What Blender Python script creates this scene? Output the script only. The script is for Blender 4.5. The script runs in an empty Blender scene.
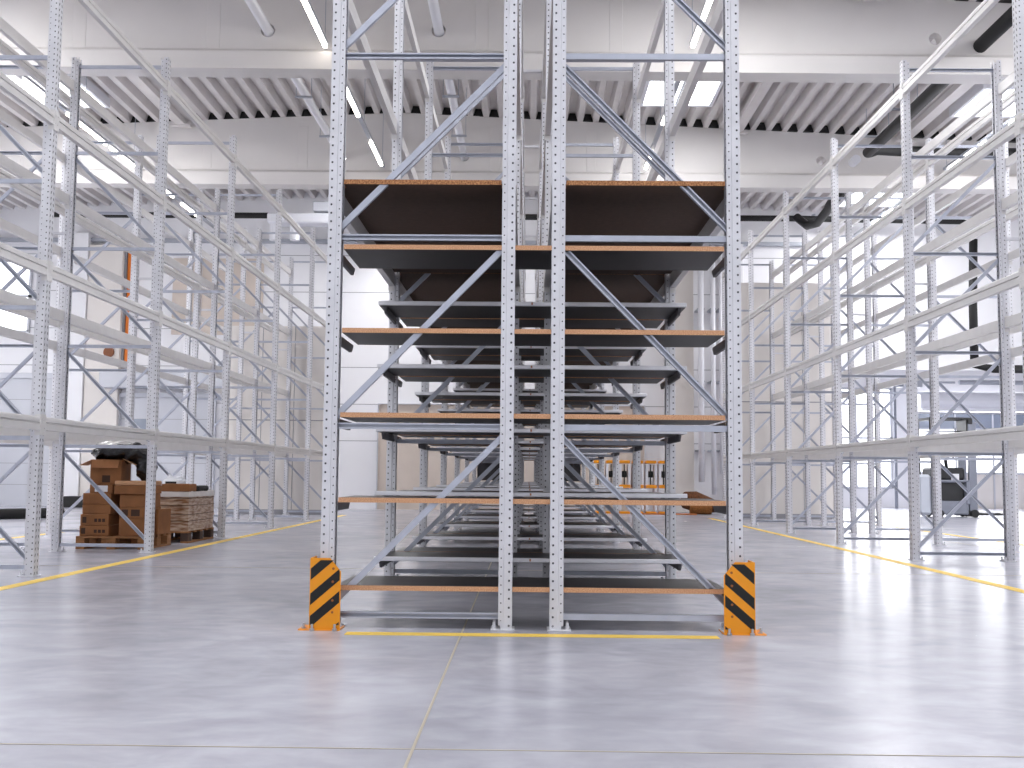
import bpy, math, random
from mathutils import Vector, Matrix
random.seed(7)
S = bpy.context.scene
COL = S.collection
PI = math.pi

# ---------------------------------------------------------------- helpers
class MB:
    """collects shapes, builds ONE mesh"""
    def __init__(s): s.v=[]; s.f=[]; s.m=[]
    def poly(s, pts, faces, mi=0):
        o=len(s.v); s.v+= [tuple(p) for p in pts]
        for f in faces: s.f.append([i+o for i in f]); s.m.append(mi)
    def box(s, x0,x1,y0,y1,z0,z1, mi=0, M=None, c=0.0):
        if c>0:
            c=min(c,(x1-x0)/2.2,(y1-y0)/2.2,(z1-z0)/2.2)
            # chamfered box
            pts=[];idx={}
            for sx in (0,1):
                for sy in (0,1):
                    for sz in (0,1):
                        X=(x0,x1)[sx]; Y=(y0,y1)[sy]; Z=(z0,z1)[sz]
                        dx=(c,-c)[sx]; dy=(c,-c)[sy]; dz=(c,-c)[sz]
                        idx[sx,sy,sz,0]=len(pts); pts.append((X,Y+dy,Z+dz))
                        idx[sx,sy,sz,1]=len(pts); pts.append((X+dx,Y,Z+dz))
                        idx[sx,sy,sz,2]=len(pts); pts.append((X+dx,Y+dy,Z))
            fs=[]
            for a in (0,1):
                fs.append([idx[a,0,0,0],idx[a,1,0,0],idx[a,1,1,0],idx[a,0,1,0]][::(-1 if a==0 else 1)])
                fs.append([idx[0,a,0,1],idx[1,a,0,1],idx[1,a,1,1],idx[0,a,1,1]][::(1 if a==0 else -1)])
                fs.append([idx[0,0,a,2],idx[1,0,a,2],idx[1,1,a,2],idx[0,1,a,2]][::(-1 if a==0 else 1)])
            for a in (0,1):
                for b in (0,1):
                    fs.append([idx[a,b,0,0],idx[a,b,0,1],idx[a,b,1,1],idx[a,b,1,0]])
                    fs.append([idx[a,0,b,0],idx[a,0,b,2],idx[a,1,b,2],idx[a,1,b,0]])
                    fs.append([idx[0,a,b,1],idx[0,a,b,2],idx[1,a,b,2],idx[1,a,b,1]])
            for a in (0,1):
                for b in (0,1):
                    for d in (0,1): fs.append([idx[a,b,d,0],idx[a,b,d,1],idx[a,b,d,2]])
        else:
            pts=[(x0,y0,z0),(x1,y0,z0),(x1,y1,z0),(x0,y1,z0),(x0,y0,z1),(x1,y0,z1),(x1,y1,z1),(x0,y1,z1)]
            fs=[(0,3,2,1),(4,5,6,7),(0,1,5,4),(1,2,6,5),(2,3,7,6),(3,0,4,7)]
        if M is not None: pts=[M@Vector(p) for p in pts]
        s.poly(pts,fs,mi); return s
    def obox(s, c, sx,sy,sz, rz=0, mi=0, ch=0.0, rx=0, ry=0):
        M=Matrix.Translation(c)@Matrix.Rotation(rz,4,'Z')@Matrix.Rotation(ry,4,'Y')@Matrix.Rotation(rx,4,'X')
        return s.box(-sx/2,sx/2,-sy/2,sy/2,-sz/2,sz/2,mi,M,ch)
    def tube(s, path, r, n=12, mi=0, caps=True):
        P=[Vector(p) for p in path]; rings=[]
        up=None
        for i,p in enumerate(P):
            d=(P[min(i+1,len(P)-1)]-P[max(i-1,0)]).normalized()
            if up is None:
                up=Vector((0,0,1)) if abs(d.z)<.9 else Vector((1,0,0))
            a=d.cross(up).normalized(); b=a.cross(d).normalized(); up=b
            rr=r[i] if isinstance(r,(list,tuple)) else r
            rings.append([p+a*rr*math.cos(2*PI*k/n)+b*rr*math.sin(2*PI*k/n) for k in range(n)])
        pts=[q for g in rings for q in g]; fs=[]
        for i in range(len(P)-1):
            for k in range(n):
                k2=(k+1)%n; fs.append((i*n+k,i*n+k2,(i+1)*n+k2,(i+1)*n+k))
        if caps: fs.append(tuple(range(n))[::-1]); fs.append(tuple(range((len(P)-1)*n,len(P)*n)))
        s.poly(pts,fs,mi); return s
    def extrude(s, prof, a, b, axis=(0,1,2), mi=0, closed=True, caps=True):
        """prof: 2D list (u,v); from w=a to w=b; axis maps (u,v,w)->xyz index"""
        n=len(prof); pts=[]
        for w in (a,b):
            for (u,v) in prof:
                p=[0,0,0]; p[axis[0]]=u; p[axis[1]]=v; p[axis[2]]=w; pts.append(tuple(p))
        fs=[(i,(i+1)%n,n+(i+1)%n,n+i) for i in range(n if closed else n-1)]
        if caps and closed: fs.append(tuple(range(n))[::-1]); fs.append(tuple(range(n,2*n)))
        s.poly(pts,fs,mi); return s
    def mesh(s, name, mats, smooth=False):
        me=bpy.data.meshes.new(name); me.from_pydata(s.v,[],s.f)
        for m in (mats if isinstance(mats,(list,tuple)) else [mats]): me.materials.append(m)
        me.polygons.foreach_set('material_index', s.m)
        me.update(); me.validate()
        import bmesh
        bm=bmesh.new(); bm.from_mesh(me); bmesh.ops.recalc_face_normals(bm,faces=bm.faces); bm.to_mesh(me); bm.free()
        if smooth:
            for p in me.polygons: p.use_smooth=True
        return me
    def build(s, name, mats, parent=None, smooth=False, loc=None, rz=0):
        return put(name, s.mesh(name,mats,smooth), parent, loc, rz)

def put(name, me, parent=None, loc=None, rz=0):
    o=bpy.data.objects.new(name, me); COL.objects.link(o)
    if parent is not None: o.parent=parent
    if loc is not None: o.location=loc
    if rz: o.rotation_euler=(0,0,rz)
    return o
def empty(name, loc=(0,0,0), rz=0):
    o=bpy.data.objects.new(name,None); COL.objects.link(o); o.location=loc; o.rotation_euler=(0,0,rz)
    o.empty_display_size=.1; return o
def tag(o,label,cat,group=None):
    o['label']=label; o['category']=cat
    if group: o['group']=group
    return o
def struct(o): o['kind']='structure'; return o

# ---------------------------------------------------------------- materials
def srgb(r,g,b):
    f=lambda c:(c/255/12.92) if c/255<=.04045 else ((c/255+.055)/1.055)**2.4
    return (f(r),f(g),f(b),1)
def mat(name, col, rough=.5, metal=0.0, noise=0.0, scale=8, bump=0.0, bscale=40, col2=None, stretch=None, spec=.5):
    m=bpy.data.materials.new(name); m.use_nodes=True; nt=m.node_tree; N=nt.nodes; L=nt.links
    B=N['Principled BSDF']; B.inputs['Base Color'].default_value=col
    B.inputs['Roughness'].default_value=rough; B.inputs['Metallic'].default_value=metal
    B.inputs['Specular IOR Level'].default_value=spec
    if noise or col2 or bump:
        tc=N.new('ShaderNodeTexCoord'); mp=N.new('ShaderNodeMapping'); L.new(tc.outputs['Object'],mp.inputs['Vector'])
        if stretch: mp.inputs['Scale'].default_value=stretch
    if noise or col2:
        nz=N.new('ShaderNodeTexNoise'); nz.inputs['Scale'].default_value=scale; nz.inputs['Detail'].default_value=5
        L.new(mp.outputs['Vector'],nz.inputs['Vector'])
        mx=N.new('ShaderNodeMix'); mx.data_type='RGBA'
        c2=col2 if col2 else tuple(min(1,c*(1+noise)) for c in col[:3])+(1,)
        c1=col if col2 else tuple(c*(1-noise) for c in col[:3])+(1,)
        mx.inputs['A'].default_value=c1; mx.inputs['B'].default_value=c2
        rp=N.new('ShaderNodeMapRange'); rp.inputs['From Min'].default_value=.35; rp.inputs['From Max'].default_value=.65
        L.new(nz.outputs['Fac'],rp.inputs['Value']); L.new(rp.outputs['Result'],mx.inputs['Factor']); L.new(mx.outputs['Result'],B.inputs['Base Color'])
    if bump:
        n2=N.new('ShaderNodeTexNoise'); n2.inputs['Scale'].default_value=bscale; L.new(mp.outputs['Vector'],n2.inputs['Vector'])
        bp=N.new('ShaderNodeBump'); bp.inputs['Strength'].default_value=bump; L.new(n2.outputs['Fac'],bp.inputs['Height']); L.new(bp.outputs['Normal'],B.inputs['Normal'])
    return m
def emis(name,col,st):
    m=bpy.data.materials.new(name); m.use_nodes=True; B=m.node_tree.nodes['Principled BSDF']
    B.inputs['Base Color'].default_value=col; B.inputs['Emission Color'].default_value=col; B.inputs['Emission Strength'].default_value=st
    B.inputs['Roughness'].default_value=.3
    return m
G_POST=mat('galvanised_post', srgb(212,212,218), .42, .12, .05, 6)
G_BRACE=mat('galvanised_brace', srgb(178,182,196), .35, .25, .06, 9)
G_BEAM=mat('beam_coated', srgb(214,212,212), .4, .1, .03, 5)
G_DARK=mat('galvanised_shade_grey', srgb(84,82,86), .5, .3)  # galvanised steel darkened: shade under the boards painted in; also greys the back panel
G_STRIP=mat('steel_edge', srgb(214,214,220), .38, .35, .05, 6)
HOLE_SHADE=mat('hole_shade', srgb(74,74,82), .7)  # dark tone of the closed hole cups, painted in for the shade inside
G_BOLT=mat('bolt_steel', srgb(190,190,196), .3, .8)
CHIP=mat('chipboard_edge', srgb(186,132,96), .8, 0, 0, 150, col2=srgb(214,170,132))
CHIPR=mat('chipboard_rough_edge', srgb(120,74,44), .85, 0, 0, 90, col2=srgb(196,142,96))
FILM=mat('film_faced_board', srgb(38,34,36), .45, 0, .15, 5)
CHIPU=mat('chipboard_face', srgb(78,57,44), .75, 0, .12, 30)
YEL=mat("safety_yellow", srgb(236,150,0), .4, 0, .03, 12)
BLK=mat('black_paint', srgb(8,8,9), .6)
BLKR=mat('black_rubber', srgb(16,16,18), .6, 0, .2, 8)
BAG=mat('black_plastic_bag', srgb(26,24,26), .22, 0, 0, bump=.35, bscale=14)
GIRD=mat('painted_concrete_girder', srgb(216,213,212), .65, 0, .025, 1.2)
DECKM=mat('trapezoid_roof_sheet', srgb(214,210,210), .5, .1, .03, 3)
WALLW=mat('white_wall_panel', srgb(232,232,236), .55, 0, .012, .8)
WALLB=mat('beige_wall_panel', srgb(222,217,213), .7, 0, .03, .9)
PIPEW=mat('white_pipe', srgb(224,225,232), .3)
CABLE=mat('grey_trunking', srgb(168,172,182), .45, .2)
CARD=mat('cardboard', srgb(136,88,50), .8, 0, .12, 6, bump=.08, bscale=60)
CARDL=mat('cardboard_light', srgb(184,140,104), .8, 0, .08, 6)
WOOD=mat('pallet_wood', srgb(140,96,58), .8, 0, .2, 10, stretch=(1,6,6))
WOODD=mat('pallet_wood_dark', srgb(66,48,40), .85, 0, .2, 10)
INK=mat('carton_ink', srgb(60,38,24), .8)
PAPER=mat('white_label', srgb(226,226,230), .6)
TANK=mat('white_plastic', srgb(228,230,236), .35)
TRUCKG=mat('truck_grey', srgb(126,130,142), .4, .1)
TRUCKB=mat('truck_black', srgb(20,20,24), .4)
ORANGE=mat('orange_rail', srgb(224,120,24), .5)
DOORG=mat('door_grey', srgb(196,198,206), .5, 0, .02, 1)
SEAM=mat('panel_seam', srgb(150,150,156), .7)
BEIGED=mat('beige_shutter', srgb(206,194,184), .7, 0, .04, 2)
BROWN=mat('brown_fibre', srgb(96,58,30), .95, 0, .4, 30, bump=.9, bscale=60)
TAPEY=mat('floor_tape_yellow', srgb(244,206,92), .5, 0, .04, 10)
LAMP=emis('lamp_tube_warm', (1,.93,.82,1), 9.0)
SKYL=emis('skylight_daylight', (.93,.97,1,1), 4.0)
PANE=emis('daylight_pane', (.95,.975,1,1), 1.6)
BLUEG=mat('blue_grey_glass', srgb(132,140,156), .15)

# shrink film: cardboard seen through streaky clear film
def film_mat():
    m=mat('shrink_wrapped_carton', srgb(126,82,48), .28, 0, 0, 7, col2=srgb(196,176,158), stretch=(1,1,7), bump=.5, bscale=9)
    return m
WRAP=film_mat()
WRAPW=mat('shrink_film_top', srgb(216,212,210), .25, 0, .06, 8, bump=.4, bscale=12)

def floor_mat():
    m=bpy.data.materials.new('polished_concrete'); m.use_nodes=True; nt=m.node_tree; N=nt.nodes; L=nt.links; B=N['Principled BSDF']
    tc=N.new('ShaderNodeTexCoord')
    def nz(scale,detail,stretch,dist=0):
        mp=N.new('ShaderNodeMapping'); mp.inputs['Scale'].default_value=stretch; L.new(tc.outputs['Object'],mp.inputs['Vector'])
        n=N.new('ShaderNodeTexNoise'); n.inputs['Scale'].default_value=scale; n.inputs['Detail'].default_value=detail; n.inputs['Distortion'].default_value=dist
        L.new(mp.outputs['Vector'],n.inputs['Vector']); return n
    a=nz(.9,7,(1,1,1),.6); b=nz(5,6,(1,1.6,1),.3); c=nz(2.2,8,(1,1,1),1.2)
    def ramp(src,p0,c0,p1,c1):
        r=N.new('ShaderNodeValToRGB'); r.color_ramp.elements[0].position=p0; r.color_ramp.elements[0].color=c0
        r.color_ramp.elements[1].position=p1; r.color_ramp.elements[1].color=c1; L.new(src.outputs['Fac'],r.inputs['Fac']); return r
    r1=ramp(a,.3,srgb(172,172,182),.7,srgb(198,198,208))
    r2=ramp(b,.3,(.86,.86,.87,1),.7,(1.0,1.0,1.0,1))
    r3=ramp(c,.36,(.88,.88,.885,1),.58,(1,1,1,1))
    m1=N.new('ShaderNodeMix'); m1.data_type='RGBA'; m1.blend_type='MULTIPLY'; m1.inputs['Factor'].default_value=1
    L.new(r1.outputs['Color'],m1.inputs['A']); L.new(r2.outputs['Color'],m1.inputs['B'])
    m2=N.new('ShaderNodeMix'); m2.data_type='RGBA'; m2.blend_type='MULTIPLY'; m2.inputs['Factor'].default_value=1
    L.new(m1.outputs['Result'],m2.inputs['A']); L.new(r3.outputs['Color'],m2.inputs['B'])
    L.new(m2.outputs['Result'],B.inputs['Base Color'])
    mr=N.new('ShaderNodeMapRange'); mr.inputs['To Min'].default_value=.2; mr.inputs['To Max'].default_value=.30
    L.new(c.outputs['Fac'],mr.inputs['Value']); L.new(mr.outputs['Result'],B.inputs['Roughness'])
    B.inputs['Specular IOR Level'].default_value=.5
    return m
FLOOR=floor_mat()

# ---------------------------------------------------------------- measured layout (metres, camera above the origin, y = depth)
D1=6.322; BAY=2.8327; XC=.0224; HT=5.50; DEP=1.086; GAP=.212; XF=1.192
XL=-4.063; XR=4.117

# ---------------------------------------------------------------- building shell
XW0,XW1,YB,YE,YE2=-15.5,16.5,-9.0,27.6,33.6
XSTEP=7.35
def deck_z(x, base=8.02): return base-.044*abs(x+2.56)
m=MB(); m.box(XW0-.2,XW1+.2,YB,YE2+.2,-.3,0); struct(m.build('floor',FLOOR))
m=MB()
m.box(XW0-.2,XSTEP,YE,YE+.25,0,8.2); struct(m.build('wall_back',WALLW))
m=MB(); m.box(XSTEP,XSTEP+.2,YE+.25,YE2,0,8.2); struct(m.build('wall_recess_side',WALLW))
m=MB(); m.box(XSTEP,XW1+.2,YE2,YE2+.25,0,8.2); struct(m.build('wall_recess_back',WALLW))
m=MB(); m.box(XSTEP,XW1,YE,YE+.25,3.62,8.2); struct(m.build('wall_back_upper',WALLW))
m=MB(); m.box(XW0-.2,XW0,YB,YE,0,8.2); struct(m.build('wall_left',WALLW))
m=MB(); m.box(XW1,XW1+.2,YB,YE2,0,8.2); struct(m.build('wall_right',WALLW))
# panel joints of the end wall
m=MB()
for z in (1.70,2.62,3.55,4.5,5.46,6.4): m.box(XW0,XSTEP,YE-.004,YE,z-.008,z+.008)
struct(m.build('trim_1',SEAM))
# low beige partitions at the ends of the side aisles
m=MB(); m.box(-6.48,-4.33,23.62,24.1,0,4.05); 
struct(m.build('wall_partition_left',WALLB))
m=MB(); m.box(4.56,6.65,23.92,24.4,0,5.12); struct(m.build('wall_partition_right',WALLB))
m=MB()
for x in (-5.75,-5.05): m.box(x-.006,x+.006,23.612,23.62,.1,4.05)
m.box(-6.48,-4.33,23.6,23.62,0,.1)
m.box(-6.48,-4.33,23.612,23.62,2.0,2.02)
struct(m.build('trim_2',SEAM))
m=MB()
for x in (5.25,5.95): m.box(x-.006,x+.006,23.912,23.92,.1,5.1)
m.box(4.56,6.65,23.9,23.92,0,.1); m.box(4.56,6.65,23.912,23.92,2.5,2.52)
struct(m.build('trim_3',SEAM))

# corrugated roof sheet: ribs run along Y
m=MB(); prof=[]; p=.31; h=.15
x=XW0
while x<XW1:
    for dx,dz in ((0,0),(.10,0),(.145,h),(.265,h)): prof.append((x+dx, deck_z(x+dx)+dz))
    x+=p
m.extrude(prof,YB,YE2,axis=(0,2,1),closed=False)
# upper skin gives the sheet its thickness
up=[(u,v+.02) for u,v in prof]
m.extrude(up,YB,YE2,axis=(0,2,1),closed=False)
struct(m.build('ceiling',DECKM))
m=MB(); m.extrude([(XW0-.2,deck_z(XW0)+.19),(-2.56,8.02+.19),(XW1+.2,deck_z(XW1)+.19),(XW1+.2,8.6),(XW0-.2,8.6)],YB,YE2+.2,axis=(0,2,1))
struct(m.build('ceiling_insulation',DECKM))

# black blocks added in the ribs above each girder, standing for their shaded voids
def rib_shade(Y):
    m=MB(); x=XW0
    while x<XW1-.3:
        if Y<22 or True:
            z=lambda d,h_: deck_z(x+d)+h_
            m.extrude([(x+.105,z(.105,.004)),(x+.147,z(.147,h-.006)),(x+.262,z(.262,h-.006)),(x+.305,z(.305,.004))],Y,Y+.12,axis=(0,2,1))
        x+=p
    return struct(m.build('ceiling_rib_shade',BLKR))
for y_ in (9.0,15.12,21.29): rib_shade(y_)
SKEW={15.05:.014,21.22:.006}   # the girders are not quite square to the racks
# girders
def circle(cx,cz,r,n=20): return [(cx+r*math.cos(2*PI*i/n),cz+r*math.sin(2*PI*i/n)) for i in range(n)]
def girder(Y, name, holes=()):
    m=MB(); W=.37; zb=6.53; zf=6.82
    # bottom flange with chamfered top edge
    m.extrude([(Y,zb),(Y+W,zb),(Y+W,zf-.04),(Y+W/2+.11,zf+.02),(Y+W/2-.11,zf+.02),(Y,zf-.04)],XW0,XW1,axis=(1,2,0))
    # web, with round openings, as strips between x-stations
    ya,yb=Y+W/2-.09,Y+W/2+.09
    xs=[XW0]
    for hx,hz,hr in sorted(holes): xs+= [hx-.3,hx+.3]
    xs+= [XW1]
    if -2.56 not in xs: xs.append(-2.56)
    xs=sorted(xs)
    hol={round(hx-.3,4):(hx,hz,hr) for hx,hz,hr in holes}
    for a,b in zip(xs[:-1],xs[1:]):
        zt0,zt1=deck_z(a)-.003,deck_z(b)-.003
        if round(a,4) in hol:
            hx,hz,hr=hol[round(a,4)]; n=20; c=circle(hx,hz,hr,n); out=[]
            for i in range(n):
                an=2*PI*i/n; dx,dz=math.cos(an),math.sin(an)
                t=1e9
                if dx>1e-6: t=min(t,(b-hx)/dx)
                if dx<-1e-6: t=min(t,(a-hx)/dx)
                if dz>1e-6: t=min(t,(zt0-hz)/dz)
                if dz<-1e-6: t=min(t,(zf-hz)/dz)
                out.append((hx+dx*t,hz+dz*t))
            # insert corners
            for y in (ya,yb):
                pts=[(u,y,v) for u,v in c]+[(u,y,v) for u,v in out]
                fs=[(i,(i+1)%n,n+(i+1)%n,n+i) for i in range(n)]
                m.poly(pts,fs)
                for (cx_,cz_) in ((a,zf),(b,zf),(a,zt0),(b,zt0)):
                    an=math.atan2(cz_-hz,cx_-hx)%(2*PI); i=int(an/(2*PI)*n); j=(i+1)%n
                    m.poly([(out[i][0],y,out[i][1]),(cx_,y,cz_),(out[j][0],y,out[j][1])],[(0,1,2)])
            m.poly([(u,y,v) for y in (ya,yb) for u,v in c],[(i,(i+1)%n,n+(i+1)%n,n+i) for i in range(n)])
        else:
            m.extrude([(a,zf),(b,zf),(b,zt1),(a,zt0)],ya,yb,axis=(0,2,1))
    # top flange
    tp=[(XW0,deck_z(XW0)),(-2.56,8.02),(XW1,deck_z(XW1))]
    for (a,za),(b,zb_) in zip(tp[:-1],tp[1:]):
        m.extrude([(a,za-.16),(b,zb_-.16),(b,zb_-.002),(a,za-.002)],Y+.10,Y+W-.10,axis=(0,2,1))
    # stiffening ribs on the web
    x=-2.72-1.9*6
    while x<1.5:
        m.box(x,x+.24,Y+.09,Y+.35,zf,deck_z(x)-.17,c=.03); x+=1.9
    o=m.build(name,GIRD,loc=(Y*SKEW.get(Y,0),0,0),rz=SKEW.get(Y,0)); return struct(o)
girder(8.85,'ceiling_girder')
H1=[(-3.73,7.12,.1),(-1.31,7.14,.1),(5.72,7.08,.09)]
girder(15.05,'ceiling_girder',H1)
H2=[(-3.73,7.12,.1),(-1.31,7.14,.1),(5.72,7.10,.09)]
girder(21.22,'ceiling_girder',H2)
girder(2.6,'ceiling_girder'); girder(-3.6,'ceiling_girder')
# purlin boxes under the sheet (deeper folded ribs)
for (x,y0,y1) in ((-6.9,15.5,21.3),(-8.75,15.5,21.3),(4.75,9.3,15.1),(4.05,15.5,21.3),(7.3,15.5,21.3)):
    m=MB(); z=deck_z(x); m.box(x-.09,x+.09,y0,y1,z-.13,z-.005); m.box(x-.2,x+.2,y1-.22,y1-.1,z-.16,z-.12)
    struct(m.build('ceiling_purlin',DECKM))

# pilasters, doors and frames on the end wall
m=MB(); m.box(-11.68,-11.15,27.3,YE,0,6.9,c=.01); struct(m.build('wall_pilaster',WALLW))
m=MB(); m.box(-11.14,-10.28,27.35,YE,0,6.6,c=.01); struct(m.build('wall_pilaster',WALLB))
m=MB(); m.box(3.55,4.1,27.3,YE,0,6.7,c=.01); struct(m.build('wall_pilaster',WALLB))
m=MB(); m.box(4.95,5.35,27.3,YE,0,6.7,c=.01); struct(m.build('wall_pilaster',WALLW))
def door(n,x0,x1,y,z1,nrow,mat_,framew=.14):
    r=empty('door_%d'%n,((x0+x1)/2,y,0)); struct(r)
    w=(x1-x0)/2
    m=MB(); m.box(-w,w,-.05,0,0,z1)
    for i in range(1,nrow): m.box(-w+.02,w-.02,-.054,-.05,z1*i/nrow-.006,z1*i/nrow+.006,1)
    m.build('door_panel',[mat_,SEAM],r)
    m=MB(); m.box(-w-framew,-w,-.12,0,0,z1+framew); m.box(w,w+framew,-.12,0,0,z1+framew); m.box(-w,w,-.12,0,z1,z1+framew)
    m.build('door_frame',DOORG,r)
    return r
door(1,-14.6,-11.86,YE,3.2,6,DOORG)
d=door(2,-10.25,-7.95,YE,2.75,5,DOORG,.1)
m=MB(); m.box(-1.55,2.9,-.55,-.12,2.95,3.35,c=.02); m.build('door_canopy',DOORG,d)
m=MB(); m.box(-.95,-.5,-.06,-.05,1.15,2.2); m.build('door_window',BLUEG,d)
door(3,-3.75,2.9,YE,2.62,1,BEIGED,.02)
door(4,-7.6,-6.75,YE,2.2,1,DOORG,.08)
# tall beige shutter panels high on the end wall
for x0,x1 in ((-9.05,-8.35),(-8.3,-6.75)):
    m=MB(); m.box(x0,x1,YE-.06,YE,4.35,6.3); struct(m.build('wall_panel_beige',BEIGED))
o=MB().box(-10.2,-10.1,YE-.1,YE,3.5,6.45).build('wall_guide_rail',ORANGE); tag(o,'orange vertical guide rail on the end wall beside the beige pilaster','rail')
m=MB(); m.box(-10.35,-10.22,YE-.12,YE,3.5,6.45); struct(m.build('trim_4',SEAM))
m=MB(); m.tube([(-10.53,YE-.31,3.86),(-10.53,YE-.25,3.86)],.13,20)
o=m.build('alarm_disc',mat('rust_brown',srgb(122,66,24),.5)); tag(o,'round brown disc high on the beige pilaster behind the left rack','alarm disc')

# --- recess at the right: big glazed door with rolled shutter above
r=empty('door_5',(13.0,YE2,0)); struct(r)
m=MB(); m.box(-1.2,2.2,-.05,0,0,1.05); m.build('door_panel',WALLB,r)
m=MB()
for i in range(3): m.box(-1.2+i*1.13,-.1+i*1.13,-.04,0,1.05,2.4)
m.build('door_pane',PANE,r)
m=MB()
for i in range(3): m.box(-1.2+i*1.13,-.1+i*1.13,-.05,0,2.4,2.85)
m.build('door_top_pane',BLUEG,r)
m=MB()
for i in range(4): m.box(-1.23+i*1.13,-1.2+i*1.13+.02,-.07,0,0,2.9)
m.box(-1.25,2.2,-.07,0,1.03,1.09); m.box(-1.25,2.2,-.07,0,2.37,2.42); m.build('door_frame',DOORG,r)
m=MB(); m.tube([(-1.3,-.35,3.2),(2.3,-.35,3.2)],.3,20); m.box(-1.25,2.25,-.6,-.02,2.9,3.0)
m.build('shutter_housing',PIPEW,r,smooth=False)
m=MB(); m.tube([(-.2,-.75,3.75),(2.3,-.75,3.75)],.07,10); m.tube([(-1.4,-.7,3.75),(-.3,-.7,3.75)],.03,8); m.box(-1.5,-1.3,-.8,-.6,3.6,3.9)
m.build('shutter_drive',CABLE,r)
# daylight windows of the hall (frosted, glowing with daylight)
def window(n,c,w,h,axis,nx=4,pane=PANE):
    r=empty('window_%d'%n,c,0 if axis=='y' else (PI/2 if c[0]<0 else -PI/2)); struct(r)
    m=MB(); m.box(-w/2,w/2,-.02,0,-h/2,h/2); m.build('window_pane',pane,r)
    m=MB()
    for i in range(nx+1): x=-w/2+w*i/nx; m.box(x-.03,x+.03,-.06,0,-h/2,h/2)
    for z in (-h/2,0,h/2): m.box(-w/2-.03,w/2+.03,-.06,0,z-.03,z+.03)
    m.build('window_frame',DOORG,r); return r
window(1,(9.4,YE2,2.1),3.2,3.0,'y',3)
window(3,(-14.0,YE,5.3),2.6,1.8,'y',3)
def added_side_window(n,x,y):  # unseen windows in the long walls, added to light the far end
    sg=1 if x<0 else -1
    r=empty('window_%d'%n,(x,y,3.6)); struct(r)
    m=MB(); m.box(min(0,sg*.03),max(0,sg*.03),-2.1,2.1,-1.6,1.6); m.build('window_pane',PANE,r)
    m=MB(); a,b=sorted((0,sg*.08))
    for i in range(5): q=-2.1+4.2*i/4; m.box(a,b,q-.03,q+.03,-1.6,1.6)
    for z in (-1.6,0,1.6): m.box(a,b,-2.13,2.13,z-.03,z+.03)
    m.build('window_frame',DOORG,r)
for i,(x,y) in enumerate(((XW0,13.0),(XW0,18.0),(XW0,23.0),(XW1,13.0),(XW1,18.0),(XW1,23.0))): added_side_window(30+i,x,y)

# skylights: daylight domes set in the roof sheet
k=6
def skylight(xc,yc,w,l):
    global k; k+=1
    zt=min(deck_z(xc-w/2),deck_z(xc+w/2))-.02
    r=empty('window_%d'%k,(xc,yc,zt)); struct(r)
    m=MB(); m.box(-w/2,w/2,-l/2,l/2,.0,.02); m.build('window_pane',SKYL,r)
    m=MB()
    for sx in (-1,1): m.box(sx*(w/2+.03)-.03,sx*(w/2+.03)+.03,-l/2-.06,l/2+.06,-.04,.14)
    for sy in (-1,1): m.box(-w/2,w/2,sy*(l/2+.03)-.03,sy*(l/2+.03)+.03,-.04,.14)
    m.box(-.02,.02,-l/2,l/2,-.015,.01)
    m.build('window_frame',PIPEW,r)
SK=[(2.7,19.3,1.25,1.25),(3.98,0,0,0)]
for (x,y,w,l) in ((2.68,19.25,1.22,1.3),(-8.6,19.0,1.3,2.0),(8.3,25.4,1.6,2.0),(-3.0,25.3,1.5,1.5),
                  (-8.6,12.2,1.6,2.6),(2.7,12.2,1.6,2.6),(8.3,12.2,1.6,2.6),(8.3,19.0,1.2,1.4),
                  (-8.6,5.7,1.6,3.2),(-2.6,5.7,1.6,3.2),(2.7,5.7,1.6,3.2),(8.3,5.7,1.6,3.2),
                  (-8.6,-.6,1.6,3.2),(-2.6,-.6,1.6,3.2),(2.7,-.6,1.6,3.2),(8.3,-.6,1.6,3.2),(13.2,12.2,1.6,2.6),(-13.2,12.2,1.6,2.6)):
    skylight(x,y,w,l)

# floor joints + painted lines
m=MB(); m.box(-.362,-.352,-2,YE,.0005,.0015); m.box(-14,15,3.558,3.566,.0005,.0015)
m.box(5.9,5.915,-2,23,.0005,.0015); m.box(-6.9,-6.885,-2,23,.0005,.0015); m.box(-14,15,10.2,10.215,.0005,.0015)
o=m.build('floor_joint',mat('joint_filler',srgb(176,166,150),.6)); struct(o)
def line(x0,x1,y0,y1,label):
    o=MB().box(x0,x1,y0,y1,.0005,.003).build('floor_line',TAPEY); tag(o,label,'floor marking'); return o
line(-.985,1.04,6.03,6.13,'yellow floor line crossing right in front of the central shelving')
line(-3.93,-3.82,3.5,23.4,'yellow floor line along the aisle side of the rack with the cartons')
line(3.82,3.93,3.5,23.6,'yellow floor line along the aisle side of the tall rack near the reach truck')
line(-6.72,-6.62,9,23.4,'faint yellow floor line behind the left rack, towards the white dock door')
line(6.6,6.7,9,23.6,'faint yellow floor line behind the right rack, beside the reach truck')

# ---------------------------------------------------------------- rack components
def holed(m, P, U, V, w, z0, n, pitch, hole, Nin=Vector((.5,0,0))):
    """strip of n cells along V (pitch) of width w along U, centred on P; each with a hole polygon (8 pts, in u,v) closed by a shade-dark cup"""
    P=Vector(P);U=Vector(U);V=Vector(V); h=pitch/2
    rect=[(-w/2,-h),(0,-h),(w/2,-h),(w/2,0),(w/2,h),(0,h),(-w/2,h),(-w/2,0)]
    for i in range(n):
        c=P+V*(z0+pitch*(i+.5))
        pts=[c+U*a+V*b for a,b in rect]+[c+U*a+V*b for a,b in hole]
        m.poly(pts,[(j,(j+1)%8,8+(j+1)%8,8+j) for j in range(8)])
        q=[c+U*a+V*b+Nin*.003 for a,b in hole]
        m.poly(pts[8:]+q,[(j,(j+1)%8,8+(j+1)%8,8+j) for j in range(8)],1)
        m.poly(q,[tuple(range(8))],1)
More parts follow.
